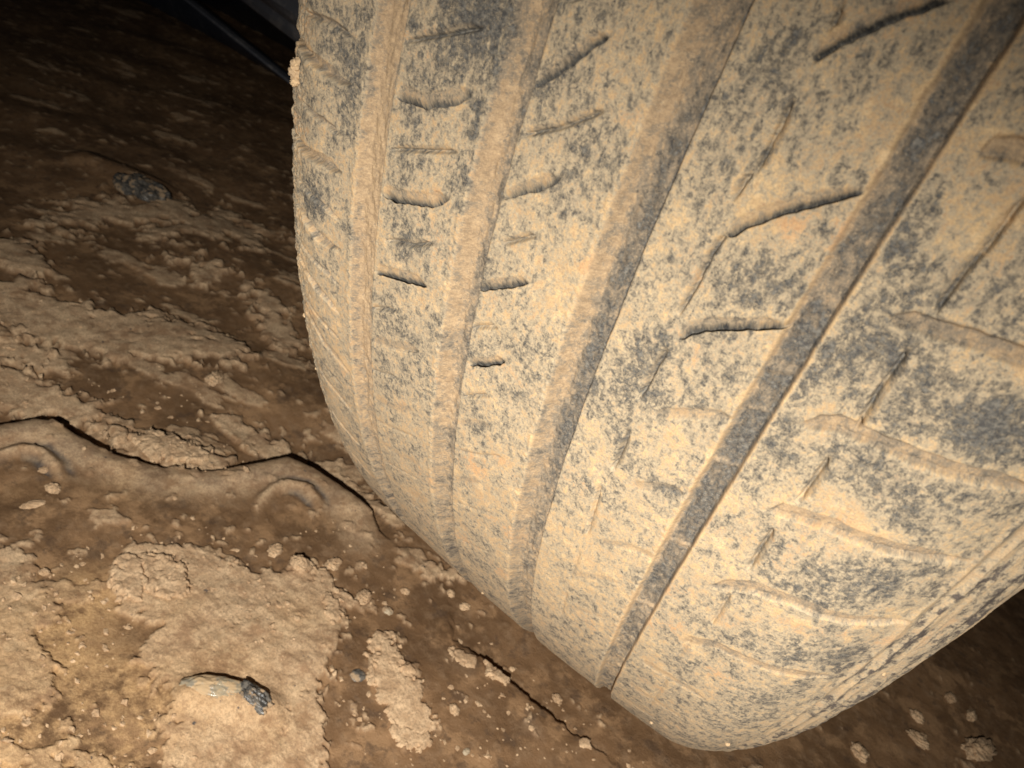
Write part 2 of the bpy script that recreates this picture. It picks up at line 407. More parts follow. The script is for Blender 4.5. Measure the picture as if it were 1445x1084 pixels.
def tread_fields(s, t):
    """relief (m) and bare-rubber plus painted crack-shade amount at s, t in millimetres"""
    shp = np.broadcast(s, t).shape
    S = np.broadcast_to(s, shp).astype(float); T = np.broadcast_to(t, shp).astype(float)
    h = np.zeros(shp); wear_shade = np.zeros(shp); lat = np.zeros(shp); pack_shade = np.zeros(shp)
    fade = sst(-150, -110, T) * (1 - sst(300, 340, T))
    wob = gnoise(T * 0.09, S * 0.02, 5) * 0.35 + gnoise(T * 0.4, S * 0.1, 9) * 0.16 + gnoise(T * 1.2, S * 0.8, 10) * 0.05
    # mud coat
    lump = fbm(S * 0.09, T * 0.07, 3, 1)
    h += 0.14 * lump + 0.05 * fbm(S * 0.55, T * 0.5, 4, 2, 0.6) + 0.03 * fbm(S * 2.1, T * 2.1, 2, 4)
    for a, b, d, wl, wr in GROOVES:
        m = (S > a - 3) & (S < b + 3)
        left = sst(0, wl, S - a + wob * 0.8 + 0.3); right = 1 - sst(-wr, 0, S - b + wob * 0.30)
        left = 0.75 * left + 0.25 * np.clip((S - a) / wl, 0, 1)
        dep = d * (1 + 0.10 * gnoise(T * 0.03, S * 0, 13)) * (1 + 0.55 * sst(150, 215, T))
        g = left * right * dep * (0.92 + 0.12 * np.clip((S - a) / (b - a), 0, 1))
        h -= np.where(m, g, 0)
        pack_shade += np.where(m, sst(-0.3, 0.5, S - a + 0.5 * wob) * (1 - sst(-0.4, 0.2, S - b + 0.3 * wob)), 0) * (0.95 - 0.35 * sst(100, 190, T))  # packed mud, coloured duller to carry the shade inside the groove
        # packed mud in the groove floor
        h += np.where(m, left * right * 0.3 * fbm(S * 0.7, T * 0.18, 4, 15, 0.6), 0)
        # rim of mud crumbs along the edges
        h += np.where(m, 0.22 * np.exp(-((S - a + 0.7) / 0.7) ** 2) * (0.4 + gnoise(T * 0.8, S, 17)), 0)
        wear_shade += np.where(m & (a < 30), 0.9 * np.exp(-((S - b + wr + 0.15) / 0.3) ** 2) * sst(-0.35, 0.2, gnoise(T * 0.22, S * 0, 19)), 0)  # shadow line under the right wall, painted in as dark rubber tone
        # cracks where the mud has dried away from the right wall
        h -= np.where(m & (a < 30), 0.7 * np.exp(-((S - b + wr + 0.12) / 0.2) ** 2) * sst(-0.25, 0.3, gnoise(T * 0.22, S * 0, 19)), 0)
    deep = 1 - 0.85 * sst(70, 135, T)
    def cut(lines, wf, df, wc, dc, jag=0.35, end=0.15, soft=False, ckend=300):
        nonlocal h, wear_shade
        for li, L in enumerate(lines):
            ss = [p[0] for p in L]; tt = [p[1] for p in L]
            m = (S > min(ss) - 5) & (S < max(ss) + 5) & (T > min(tt) - 9) & (T < max(tt) + 9)
            if not m.any(): continue
            x = S[m]; y = T[m]
            j = gnoise(x * 0.5, y * 0.5 + li * 7, 23) * jag + gnoise(x * 1.2, y * 1.2, 25) * jag * 0.18
            d, sg, fr = polydist(x, y, L)
            # signed offset along t: negative = uphill side
            dirx = ss[-1] - ss[0]
            k = (1 if dirx >= 0 else -1)
            off = sg * k + j
            ofu = sg * k + gnoise(x * 0.3, y * 0.3 + li * 7, 29) * jag
            endf = np.clip(1 - (d - np.abs(sg)) / 1.2, 0, 1) * sst(0, end, fr + 0.03) * sst(0, end, 1.03 - fr)
            tp = 0.35 + 0.65 * np.clip(2.2 * np.sin(np.pi * np.clip(fr, 0.0, 1)), 0, 1)
            wf_, wf = wf, wf * tp
            if soft: up = sst(-wf * 0.8, -wf * 0.8 + 0.9, ofu) * (1 - sst(-0.3, 0.5, ofu))
            else: up = sst(-wf, -wf + 0.8, ofu) * (0.55 + 0.45 * sst(-wf, 0, ofu)) * (1 - sst(0, 0.6, ofu))
            wf = wf_
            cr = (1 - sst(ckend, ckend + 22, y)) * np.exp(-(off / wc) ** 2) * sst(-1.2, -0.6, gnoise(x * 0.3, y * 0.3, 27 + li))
            hh = -(df * up + dc * cr) * endf
            wf = wf_
            h[m] += hh * deep[m]
            if not soft and wf_ > 1.6: lat[m] += (0.15 + 1.05 * sst(5, 45, y)) * dc * cr * endf * deep[m]
            pack_shade[m] = np.maximum(pack_shade[m], np.clip(1.3 * up * endf, 0, 1) * (0.95 if soft else 0.6 if wf_ > 1.6 else 0.4) * (1 - 0.6 * sst(110, 170, y)))  # slot fill tinted browner too, shade of its averted slope put into colour
            if not soft and wf_ > 1: wear_shade[m] += (2.2 if wf_ > 1.5 else 0.3) * cr ** 1.5 * endf * deep[m]  # bare rubber in the cracks, its dark tone also standing for their shade
            wear_shade[m] -= 0.22 * np.exp(-((off + wf * 0.45) / (wf * 0.6)) ** 2) * endf * (1 if wf > 2 else 0.5)
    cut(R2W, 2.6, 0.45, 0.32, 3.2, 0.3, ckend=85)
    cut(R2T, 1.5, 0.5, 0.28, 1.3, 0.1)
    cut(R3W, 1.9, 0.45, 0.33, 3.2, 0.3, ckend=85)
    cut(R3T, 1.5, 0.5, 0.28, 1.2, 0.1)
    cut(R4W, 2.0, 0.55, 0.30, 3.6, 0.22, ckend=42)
    cut(L4, 1.4, 0.6, 0.3, 1.5, 0.2, 0.05)
    cut(R5W, 3.8, 1.1, 0.4, 0.3, 0.4, 0.10, True)
    cut(L5, 1.5, 0.7, 0.32, 1.5, 0.15, 0.05)
    cut(R1W, 3.4, 2.0, 0.4, 0.2, 0.5, 0.05, True)
    cut(R1T, 1.8, 0.8, 0.3, 0.5, 0.3, 0.05, True)
    for a, b, ra, rb, k in WEAR:
        m = (np.abs(S - a) < 3 * ra) & (np.abs(T - b) < 3 * rb)
        wear_shade[m] += k * np.exp(-((S[m] - a) / ra) ** 2 - ((T[m] - b) / rb) ** 2)
    wear_shade += 0.06 * gnoise(S * 0.03, T * 0.03, 31)
    # bare stretches on the floor of the widest groove, parted by thin ridges of mud
    fl_ = sst(40.1, 40.6, S + 0.2 * wob) * (1 - sst(44.5, 44.8, S))
    sg_ = np.zeros(shp)
    for t0, t1, k in ((-6, 12, .3), (20, 32, .35), (38, 49.5, .6), (52, 59, .4), (60, 73, .7), (74.6, 99.5, .75), (101.5, 128, .6), (131, 160, .3)):
        tt_ = T + 0.5 * gnoise(S * 0.6, T * 0.6, 32) + 0.35 * (S - 43)
        sg_ = np.maximum(sg_, k * sst(t0 - .4, t0 + .4, tt_) * (1 - sst(t1 - .4, t1 + .4, tt_)))
    wear_shade += fl_ * (sg_ * (0.30 + 0.2 * sst(35, 60, T)) + 0.02)
    for t0 in (51, 59.6, 73.9, 100.5, 129.5):
        h += fl_ * 0.35 * np.exp(-((T - t0 + 0.35 * (S - 43)) / 0.6) ** 2)
    # shoulder and sidewall: scuffed streaks running round the tyre
    stk = sst(78, 90, S + 4 * gnoise(T * 0.03, S * 0.05, 33)) + sst(84, 100, -S)
    sj = S + 2.0 * gnoise(T * 0.08, S * 0.1, 34) + 1.3 * fbm(T * 0.3, S * 0.5, 3, 36)
    band = 0.5 * np.exp(-((sj - 88.5) / 1.2) ** 2) * sst(-0.15, 0.3, gnoise(T * 0.07, S * 0.02, 35) + 0.2) + 1.0 * np.exp(-((sj - 92.0) / 1.3) ** 2) * sst(-0.2, 0.2, gnoise(T * 0.05, S * 0.02, 37) + 0.3) + 0.8 * np.exp(-((sj - 104) / 5) ** 2)
    wear_shade += 0.75 * band * (S > 0) - 0.25 * sst(84, 88, S)
    for c, ww, a in ((86.5, 0.7, 0.35), (90.5, 0.6, 0.5), (94.8, 0.7, 0.6), (88.6, 0.8, -0.3), (97, 1.2, -0.7), (100.5, 1.0, 0.8), (107.5, 1.3, 0.9), (116, 1.5, 1.1), (121, 1.2, -0.9)):
        h += a * np.exp(-((np.abs(S) - c - 0.5 * gnoise(T * 0.07, S * 0, 39)) / ww) ** 2)
    h += stk * 0.25 * fbm(S * 0.45, T * 0.05, 4, 41)
    # rough flakes of mud on the far left shoulder
    lf = sst(66, 78, -S)
    h += lf * 0.45 * fbm(S * 0.25, T * 0.3, 4, 43, 0.65) 
    late = sst(115, 200, T)                      # the lower tread carries an even, thinner coat
    wear_shade += 0.05 * late
    return h * 0.001 * fade, lat * 0.001 * fade, wear_shade * fade, np.clip(stk + 0.35 * late, 0, 1), np.clip(pack_shade, 0, 1)

TF = np.concatenate([np.arange(-24, -8, 1.0), np.arange(-8, 112, 0.22), np.arange(112, 180, 0.36), np.arange(180, 252, 0.6), np.arange(252, 290, 2.0)])
CIRC = 2 * math.pi * R * 1000
TC = np.concatenate([np.arange(-130, -24, 4.0), TF, np.arange(290, CIRC - 131, 8.0)])

def tyre_patch(name, s_mm, parent):
    s = s_mm[:, None]; t = TC[None, :]
    h, lat, wear_shade, stk, pack_shade = tread_fields(s, t)
    sm = s_mm / 1000.0
    x = np.interp(sm, PS, PX); r = np.interp(sm, PS, PR); nx = np.interp(sm, PS, PNX); nr = np.interp(sm, PS, PNR)
    ph = TC / 1000.0 / R
    X = x[:, None] + nx[:, None] * h
    RR = r[:, None] + nr[:, None] * h
    pp_ = ph[None] + lat / R                      # cracks lean under the lower block
    P = np.stack([X, -RR * np.cos(pp_), -RR * np.sin(pp_)], -1)
    U = np.broadcast_to(s / 1000.0, h.shape); V = np.broadcast_to(t / 1000.0, h.shape)
    return grid_mesh(name, P, M_TYRE, parent, {'wear_shade': wear_shade, 'streak': stk, 'packed_shade': pack_shade}, (U, V), close=True)

tyre = bpy.data.objects.new('tyre', None)
link(tyre)
tag(tyre, 'muddy black rubber tyre with worn tread, caked in dried tan mud, standing on the ground', 'tyre')
ds = 0.25
cuts = [-86.0]
for a, b, d, wl, wr in GROOVES:
    cuts += [a + wl, b - wr]
cuts.append(92.0)
names = ['shoulder_rib', 'groove', 'tread_rib', 'groove', 'tread_rib', 'groove', 'tread_rib', 'groove', 'shoulder_rib']
for i, nm in enumerate(names):
    n = max(6, int((cuts[i + 1] - cuts[i]) / ds))
    tyre_patch(nm, np.linspace(cuts[i], cuts[i + 1], n + 1), tyre)
tyre_patch('sidewall', np.concatenate([np.arange(92, 122, 0.4), np.arange(122, SMAX * 1000, 6.0), [SMAX * 1000]]), tyre)
tyre_patch('sidewall', np.concatenate([[-SMAX * 1000], np.arange(-SMAX * 1000 + 6, -98, 6.0), np.arange(-98, -86, 0.6), [-86.0]]), tyre)

# ------------------------------------------------------------------ ground
GZ = -R - 0.004
def gp(u, v, z=0.0):
    """the ground point seen at photo pixel u, v"""
    d = ray(u, v)
    k = (GZ + z - CAM[2]) / d[2]
    p = CAM + k * d
    return p
def g2(pts, z=0.0):
    return [tuple(gp(u, v, z)[:2]) for u, v in pts]

HI = g2([(-700, 800), (-300, 655), (-60, 600), (0, 599), (50, 592), (75, 595), (110, 615), (160, 642), (230, 662), (300, 667), (370, 655), (405, 646), (440, 662), (490, 697), (522, 722), (535, 752),
         (585, 790), (634, 832), (640, 905), (662, 914), (690, 938), (718, 962), (760, 1000), (800, 1034), (834, 1056), (900, 1110), (1000, 1300), (1100, 2300), (-700, 3000)])
AMPC = [(0, 599, 20), (60, 593, 26), (160, 642, 16), (230, 662, 10), (300, 667, 9), (370, 655, 16), (410, 646, 28), (490, 697, 24), (530, 735, 6), (560, 765, 0.3), (600, 800, 0.4), (634, 832, 0.5), (640, 905, 1.5), (690, 938, 9), (760, 1000, 8), (830, 1054, 3), (870, 1090, 0.5), (950, 1150, 0.3), (1100, 1300, 0.3), (-300, 655, 12)]
AMP = [(*gp(u, v)[:2], a) for u, v, a in AMPC]
CRUST = [  # polygons in photo pixels laid on the ground, thickness mm, ragged mm
    ([(185, 762), (250, 768), (330, 790), (420, 800), (470, 815), (500, 850), (478, 900), (470, 960), (455, 1020), (440, 1130), (230, 1130), (250, 1000), (195, 935), (235, 880), (180, 850), (148, 822), (160, 795)], 3.0, 5),
    ([(-120, 750), (20, 765), (55, 830), (80, 860), (50, 900), (90, 980), (60, 1010), (-120, 1010)], 2.5, 5),
    ([(0, 393), (50, 398), (100, 425), (180, 436), (260, 446), (300, 468), (360, 490), (330, 512), (240, 500), (150, 500), (60, 480), (-60, 470), (-60, 400)], 5, 10),
    ([(-60, 490), (0, 500), (60, 520), (130, 556), (190, 590), (160, 604), (90, 578), (40, 562), (-60, 565)], 5, 9),
    ([(150, 604), (230, 596), (290, 622), (340, 640), (320, 662), (250, 660), (190, 640)], 5, 6),
    ([(280, 572), (330, 568), (380, 598), (420, 618), (440, 640), (400, 638), (340, 612)], 4, 7),
    ([(240, 362), (290, 356), (318, 388), (290, 398)], 6, 10),
    ([(430, 640), (480, 638), (512, 670), (545, 725), (500, 700)], 4, 5),
    ([(590, 795), (640, 802), (650, 820), (612, 822)], 3, 4),
    ([(0, 330), (60, 350), (80, 380), (20, 380), (-60, 360)], 5, 10),
    ([(360, 410), (400, 430), (430, 480), (410, 500), (370, 460)], 5, 12),
    ([(100, 280), (230, 285), (330, 300), (400, 340), (300, 335), (180, 315), (60, 310)], 4, 20),
    ([(395, 790), (440, 792), (442, 806), (400, 806)], 2.5, 3),
    ([(0, 455), (60, 470), (90, 510), (30, 505), (-60, 480)], 4, 8),
]

def ground_fields(x, y):
    mmx, mmy = x * 1000, y * 1000
    h = np.zeros(x.shape)
    near = 1 - sst(1.8, 3.0, np.hypot(x - 0.05, y + 0.45))
    # direction of smeared ridges in the mud
    a = 0.55
    rx = mmx * math.cos(a) + mmy * math.sin(a); ry = -mmx * math.sin(a) + mmy * math.cos(a)
    h += 4.0 * fbm(rx * 0.005, ry * 0.009, 2, 51)
    rag = fbm(mmx * 0.12, mmy * 0.12, 4, 53, 0.6)
    # raised bank on the near side and the drop beyond its lip
    sd = polysd(x, y, HI) * 1000
    W = 0.0; A = 0.0
    for px, py, am in AMP:
        k = 1.0 / ((x - px) ** 2 + (y - py) ** 2 + 1e-4) ** 1.5
        W = W + k; A = A + k * am
    A = A / W
    fronty = gnoise(mmx * 0.25, mmy * 0.25, 55) * 0.6
    lowr = (x > gp(600, 850)[0]) & (sd < 30)
    sdj = sd + np.where(lowr, 2.0 * fbm(mmx * 0.25, mmy * 0.25, 3, 57, 0.6), fronty)
    drop = 1 - sst(-1.6, 0.4, sdj)
    relax = np.where(sd < 0, np.clip(1 + sd / 160.0, 0.35, 1), 1)
    h -= 0.62 * A * drop * relax * near
    # rounded lip
    lip = np.exp(-((sd - 7) / 9.0) ** 2) * (sd > -1) * np.clip(A / 12, 0, 1.2)
    h += 2.2 * lip * near
    rear = 1 - sst(-3, 0, sd)
    # mud crust plates
    crust = np.zeros(x.shape)
    for poly, th, rg in CRUST:
        P = g2(poly)
        xs = [p[0] for p in P]; ys = [p[1] for p in P]
        m = (x > min(xs) - .03) & (x < max(xs) + .03) & (y > min(ys) - .03) & (y < max(ys) + .03)
        if not m.any(): continue
        d = polysd(x[m], y[m], P) * 1000 + rg * rag[m] + 1.3 * rg * gnoise(mmx[m] * 0.045, mmy[m] * 0.045, 58) + 0.8 * gnoise(mmx[m] * 0.6, mmy[m] * 0.6, 59)
        c = sst(0, 0.9, d)
        h[m] += 0.7 * th * c * (1 + 0.2 * gnoise(mmx[m] * 0.05, mmy[m] * 0.05, 61))
        crust[m] = np.maximum(crust[m], c)
    # loose plates everywhere by noise
    g = fbm(rx * 0.02, ry * 0.035, 5, 63, 0.55)
    dark_ = sst(gp(600, 850)[0], gp(760, 950)[0], x)
    zone = 0.52 + 0.20 * sst(0.45, 0.8, np.hypot(x - 0.05, y + 0.45)) + 0.45 * dark_ - 0.10 * rear + 0.25 * np.exp(-((sd - 18) / 14.0) ** 2)
    # sheltered, smooth strip right below the tyre
    tyz = np.exp(-((y + 0.30) / 0.12) ** 2) * sst(-0.02, 0.1, x)
    c2 = sst(0, 0.035, g - zone - 0.35 * tyz) * (1 - crust) * near
    h += 1.2 * c2
    crust = np.maximum(crust, 0.75 * c2)
    g3 = fbm(mmx * 0.09, mmy * 0.09, 3, 65, 0.6)
    c3 = sst(0.66 + 0.2 * dark_, 0.74 + 0.2 * dark_, g3) * near * (1 - crust)
    h += 1.2 * c3
    crust = np.maximum(crust, 0.7 * c3)
    # thin cracks in the crust
    cn = np.abs(fbm(mmx * 0.04, mmy * 0.04, 4, 67, 0.6))
    ck = (1 - sst(0.0, 0.024, cn)) * crust * sst(0.0, 0.3, gnoise(mmx * 0.02, mmy * 0.02, 68))
    h -= 1.8 * ck
    # grain
    h += (0.4 * crust + 0.2) * fbm(mmx * 0.12, mmy * 0.12, 4, 69, 0.5) * near
    h += crust * 0.22 * fbm(mmx * 0.5, mmy * 0.5, 3, 71, 0.6)
    ochre = np.zeros(x.shape); stain = np.zeros(x.shape)
    for u, v, ru, k in ((20, 900, 80, 1.2), (30, 1060, 110, 1.2), (120, 840, 50, 1.0), (60, 1060, 90, 1.0), (200, 1000, 80, .8), (320, 960, 60, .9), (420, 870, 40, .7), (250, 860, 40, .6), (380, 1040, 40, .6), (150, 990, 60, .4), (40, 700, 40, .3), (180, 680, 50, .4)):
        p = gp(u, v); rr = ru / 1115.0 * 0.36
        ochre += k * np.exp(-(((x - p[0]) ** 2 + (y - p[1]) ** 2) / rr ** 2))
    lipc = np.exp(-((sd - 10) / 8.0) ** 2) * np.clip(A / 10, 0, 1) * (sd > 0)
    crust = np.maximum(crust, (1 - sst(gp(520, 760)[0], gp(580, 780)[0], x)) * 0.9 * np.exp(-((sd - 11) / 11.0) ** 2) * (sd > 0) * np.clip(A / 8, 0, 1) * near)
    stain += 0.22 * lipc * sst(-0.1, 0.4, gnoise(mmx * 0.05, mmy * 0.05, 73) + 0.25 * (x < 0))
    # narrow bumps: a buried strap end near the bottom left and a buried block beyond the bank
    def bump(u0, v0, u1, v1, wmm, hmm, st):
        nonlocal h, stain
        a_, b_ = gp(u0, v0)[:2], gp(u1, v1)[:2]
        d, sg, fr = polydist(x, y, [tuple(a_), tuple(b_)])
        k = np.exp(-(d * 1000 / wmm) ** 2)
        h += hmm * k
    bump(265, 985, 375, 1000, 7, 5, 0)
    bump(120, 225, 215, 262, 16, 9, 0)
    # two crescents pressed up under the humps of the lip
    for arc, cu, cv, cr_ in ((((360, 732), (366, 710), (384, 693), (405, 686), (428, 692), (445, 707), (453, 728)), 407, 735, 40), (((-30, 660), (0, 640), (30, 632), (58, 638), (78, 655), (90, 684)), 30, 690, 48)):
        L = g2(arc)
        d, sg, fr = polydist(x, y, L)
        dm = d * 1000 + 0.7 * gnoise(mmx * 0.15, mmy * 0.15, 77)
        en = np.clip(1.6 * np.sin(np.pi * np.clip(fr, 0, 1)), 0, 1)
        kk = np.exp(-(dm / (1.2 + 2.2 * en)) ** 2) * sst(0, 0.25, fr) * (1 - sst(0.75, 1.0, fr))
        p = gp(cu, cv); q = gp(cu + cr_, cv); rr_ = np.hypot(*(q - p)[:2])
        dd = np.hypot(x - p[0], y - p[1]) / rr_
        inner = 1 - sst(0.55, 0.95, dd)
        h += 3.8 * kk - 1.0 * inner
        crust = np.maximum(crust * (1 - 0.9 * inner), 0.95 * kk)
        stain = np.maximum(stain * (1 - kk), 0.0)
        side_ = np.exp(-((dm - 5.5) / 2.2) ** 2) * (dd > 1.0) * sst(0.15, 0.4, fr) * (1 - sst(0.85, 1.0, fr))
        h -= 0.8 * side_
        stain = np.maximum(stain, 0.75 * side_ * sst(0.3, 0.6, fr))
    # long smeared ruts on the far side
    far = sst(20, 60, -sd)
    h += far * 4.0 * gnoise(rx * 0.006, ry * 0.014, 75) * near
    return h * 0.001, np.clip(crust, 0, 1), np.clip(ochre, 0, 1), np.clip(stain, 0, 1)

# polar lattice, densest in the part the photograph shows
gx0, gy0 = CAM[0], CAM[1]
c = np.array([gp(u, v)[:2] for u, v in ((0, 0), (420, 20), (0, 1084), (700, 1084), (1445, 1084), (1445, 850), (860, 1000), (300, 1084))])
ang = np.arctan2(c[:, 1] - gy0, c[:, 0] - gx0); ang = np.where(ang < -0.6, ang + 2 * np.pi, ang)
a0, a1 = ang.min() - 0.06, ang.max() + 0.06
aa = np.concatenate([np.arange(a0, a1, 0.0036), np.arange(a1, a0 + 2 * np.pi, 0.05)])
rr = [0.0005]
while rr[-1] < 1.7:
    rr.append(rr[-1] + 0.00064 * (rr[-1] ** 2 + 0.33 ** 2) ** 0.5 / 0.33 * (1 + 0.5 * rr[-1] ** 1.0) if rr[-1] > 0.02 else rr[-1] + 0.004)
while rr[-1] < 60:
    rr.append(rr[-1] * 1.08)
rr = np.array(rr)
Xg = gx0 + rr[:, None] * np.cos(aa)[None]; Yg = gy0 + rr[:, None] * np.sin(aa)[None]
hg, cg, og, sg_ = ground_fields(Xg, Yg)
contact = np.exp(-(Yg / 0.05) ** 2) * sst(0.13, 0.10, np.abs(Xg))
Pg = np.stack([Xg, Yg, GZ + hg - np.maximum(contact, 0) * 0], -1)
# keep the soil outside the tyre where it bears on the ground
inb = (np.abs(Xg) < 0.125) & (np.hypot(Yg, Pg[..., 2]) < R - 0.001)
Pg[..., 2] = np.where(inb, -np.sqrt(np.maximum((R + 0.001) ** 2 - Yg ** 2, 0.0)), Pg[..., 2])
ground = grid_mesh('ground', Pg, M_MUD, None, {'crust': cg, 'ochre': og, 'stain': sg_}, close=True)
tag(ground, 'wet brown mud ground with flaking tan crust, a raised lip and cracks beside the tyre', kind='structure')

def ground_z(x, y):
    h = ground_fields(np.array([[float(x)]]), np.array([[float(y)]]))[0][0, 0]
    return GZ + h

# ------------------------------------------------------------------ dried mud flakes, clods, stones
def flake(name, poly, thick, label, seed, rag=3.0, mat=None, cat='mud flake', group=None, lift=0.0):
    P = g2(poly)
    xs = [p[0] for p in P]; ys = [p[1] for p in P]
    st = 0.0006
    gx = np.arange(min(xs) - .004, max(xs) + .004, st); gy = np.arange(min(ys) - .004, max(ys) + .004, st)
    X, Y = np.meshgrid(gx, gy, indexing='ij')
    d = polysd(X, Y, P) * 1000 + rag * fbm(X * 160, Y * 160, 4, seed, 0.6) + 0.5
    e = sst(0, 1.3, d)
    hz = 0.6 * thick * e * (1 + 0.25 * fbm(X * 60, Y * 60, 3, seed + 1)) + 0.28 * e * fbm(X * 350, Y * 350, 4, seed + 2, 0.6)
    cn = np.abs(fbm(X * 45, Y * 45, 3, seed + 3))
    hz = hz - (1 - sst(0, 0.03, cn)) * 1.4 * e
    gh = ground_fields(X, Y)[0]
    Z = GZ + gh + hz * 0.001 - 0.0012 * (1 - e) + lift
    o = bpy.data.objects.new(name, None)
    cx, cy = float(np.mean(xs)), float(np.mean(ys))
    gz = float(Z.min())
    PP = np.stack([X - cx, Y - cy, Z - gz], -1)
    bpy.data.objects.remove(o)
    o = grid_mesh(name, PP, mat or M_DRY, None, keep=(d > -0.8))
    o.location = (cx, cy, gz)
    tag(o, label, cat, group)
    return o

flake('mud_flake', [(520, 905), (530, 893), (548, 893), (575, 935), (600, 985), (612, 1020), (608, 1052), (585, 1060), (560, 1050), (545, 1010), (530, 980), (518, 955)], 2.6,
      'tall tan dried mud flake lying alone between the crusted bank and the crack', 81, 3.5)
flake('mud_flake', [(628, 912), (655, 918), (676, 930), (668, 945), (640, 938)], 2.0, 'thin reddish mud flake at the upper end of the black crack', 83, 2.0)
flake('mud_flake', [(678, 930), (700, 942), (720, 962), (712, 972), (694, 962), (682, 948)], 3.2, 'small pale ragged mud flake hanging over the middle of the black crack', 85, 2.0)
flake('mud_flake', [(812, 1046), (832, 1044), (830, 1060), (815, 1060)], 2.4, 'little pale mud flake at the lower end of the black crack', 87, 1.5)
flake('mud_flake', [(148, 822), (165, 785), (200, 790), (212, 830), (196, 850), (170, 842)], 3.2, 'square tan mud plate on the left corner of the big crust', 89, 2.5)
flake('mud_flake', [(200, 785), (235, 790), (262, 800), (270, 842), (230, 850), (208, 830)], 3.8, 'broad tan mud plate beside the square plate on the big crust', 91, 2.5)
flake('mud_flake', [(458, 840), (472, 838), (488, 870), (470, 885), (455, 862)], 2.6, 'grey tan mud flake on the right edge of the big crust', 93, 2.0)
flake('mud_flake', [(180, 608), (225, 602), (262, 618), (300, 640), (270, 652), (215, 640)], 4.0, 'lumpy pale mud flake just behind the dark lip of the bank', 95, 3.5)

def rock_mesh(name, dims, seed, mat, rough=0.18, flat=0.0, sub=40):
    th = np.linspace(0.02, math.pi - 0.02, sub); ph = np.linspace(0, 2 * math.pi, sub * 2, endpoint=False)
    TH, PH = np.meshgrid(th, ph, indexing='ij')
    x = np.sin(TH) * np.cos(PH); y = np.sin(TH) * np.sin(PH); z = np.cos(TH)
    r = 1 + rough * (gnoise(x * 1.7 + 3 * z, y * 1.7 - 2 * z, seed) + 0.5 * gnoise(x * 4 + 5 * z, y * 4 + 3 * z, seed + 1) + 0.25 * gnoise(x * 9 + 8 * z, y * 9 - 7 * z, seed + 2))
    z2 = np.sign(z) * np.abs(z) ** (1 - flat)
    P = np.stack([x * r * dims[0], y * r * dims[1], z2 * r * dims[2]], -1)
    return grid_mesh(name, P, mat, None, close=True)

def direction(u0, v0, u1, v1):
    a = gp(u0, v0); b = gp(u1, v1)
    return math.atan2(b[1] - a[1], b[0] - a[0])

M_PALE = stone_material('pale_stone', (0.36, 0.285, 0.19), (0.46, 0.37, 0.25), 0.6, (0.36, 0.24, 0.14), (0.46, 0.60))
M_GREY = stone_material('dark_stone', (0.050, 0.048, 0.045), (0.16, 0.14, 0.115), 0.35, (0.36, 0.25, 0.15), (0.52, 0.58))
M_WET = stone_material('wet_stone', (0.26, 0.225, 0.17), (0.36, 0.29, 0.19), 0.14, (0.46, 0.32, 0.18), (0.47, 0.56))

def put_rock(name, u, v, dims, rz, tilt, sink, seed, mat, label, cat='stone', rough=0.12, flat=0.0, group=None):
    o = rock_mesh(name, dims, seed, mat, rough, flat)
    p = gp(u, v)
    z = ground_z(p[0], p[1])
    p = gp(u, v, z - GZ)
    o.location = (p[0], p[1], ground_z(p[0], p[1]) + sink)
    o.rotation_euler = (tilt[0], tilt[1], rz)
    tag(o, label, cat, group)
    return o

wet = bpy.data.objects.new('stone', None); link(wet)
pw = gp(320, 985); wet.location = (pw[0], pw[1], ground_z(pw[0], pw[1]))
tag(wet, 'wet shiny stone with a dark pitted end, half sunk in mud at lower left', 'stone')
for u, v, dims, rz, sink, seed, mt, nm, rg_ in ((300, 980, (0.0135, 0.0058, 0.0042), direction(260, 978, 345, 988), -0.0012, 21, M_WET, 'shiny_face', 0.14),
                                           (357, 994, (0.0085, 0.0046, 0.0034), direction(335, 975, 385, 1012), -0.0010, 23, M_GREY, 'dark_end', 0.32)):
    o = rock_mesh(nm, dims, seed, mt, rg_)
    p = gp(u, v)
    o.parent = wet
    o.location = (p[0] - wet.location[0], p[1] - wet.location[1], ground_z(p[0], p[1]) + sink - wet.location[2])
    o.rotation_euler = (0, 0, rz)
put_rock('stone', 200, 258, (0.028, 0.017, 0.013), direction(165, 245, 230, 275), (0, 0), -0.005, 25, M_GREY, 'dark mottled grey stone half buried on the unlit far ground', rough=0.2)
put_rock('stone', 48, 712, (0.0060, 0.0028, 0.002), direction(30, 715, 70, 708), (0, 0), -0.0002, 27, M_DRY, 'small pale flat stone below the left crescent ridge', rough=0.15)
put_rock('stone', 505, 954, (0.0036, 0.0030, 0.0016), 0.4, (0, 0), 0.0003, 29, M_GREY, 'small dark pebble just left of the tall mud flake', 'pebble', rough=0.2)

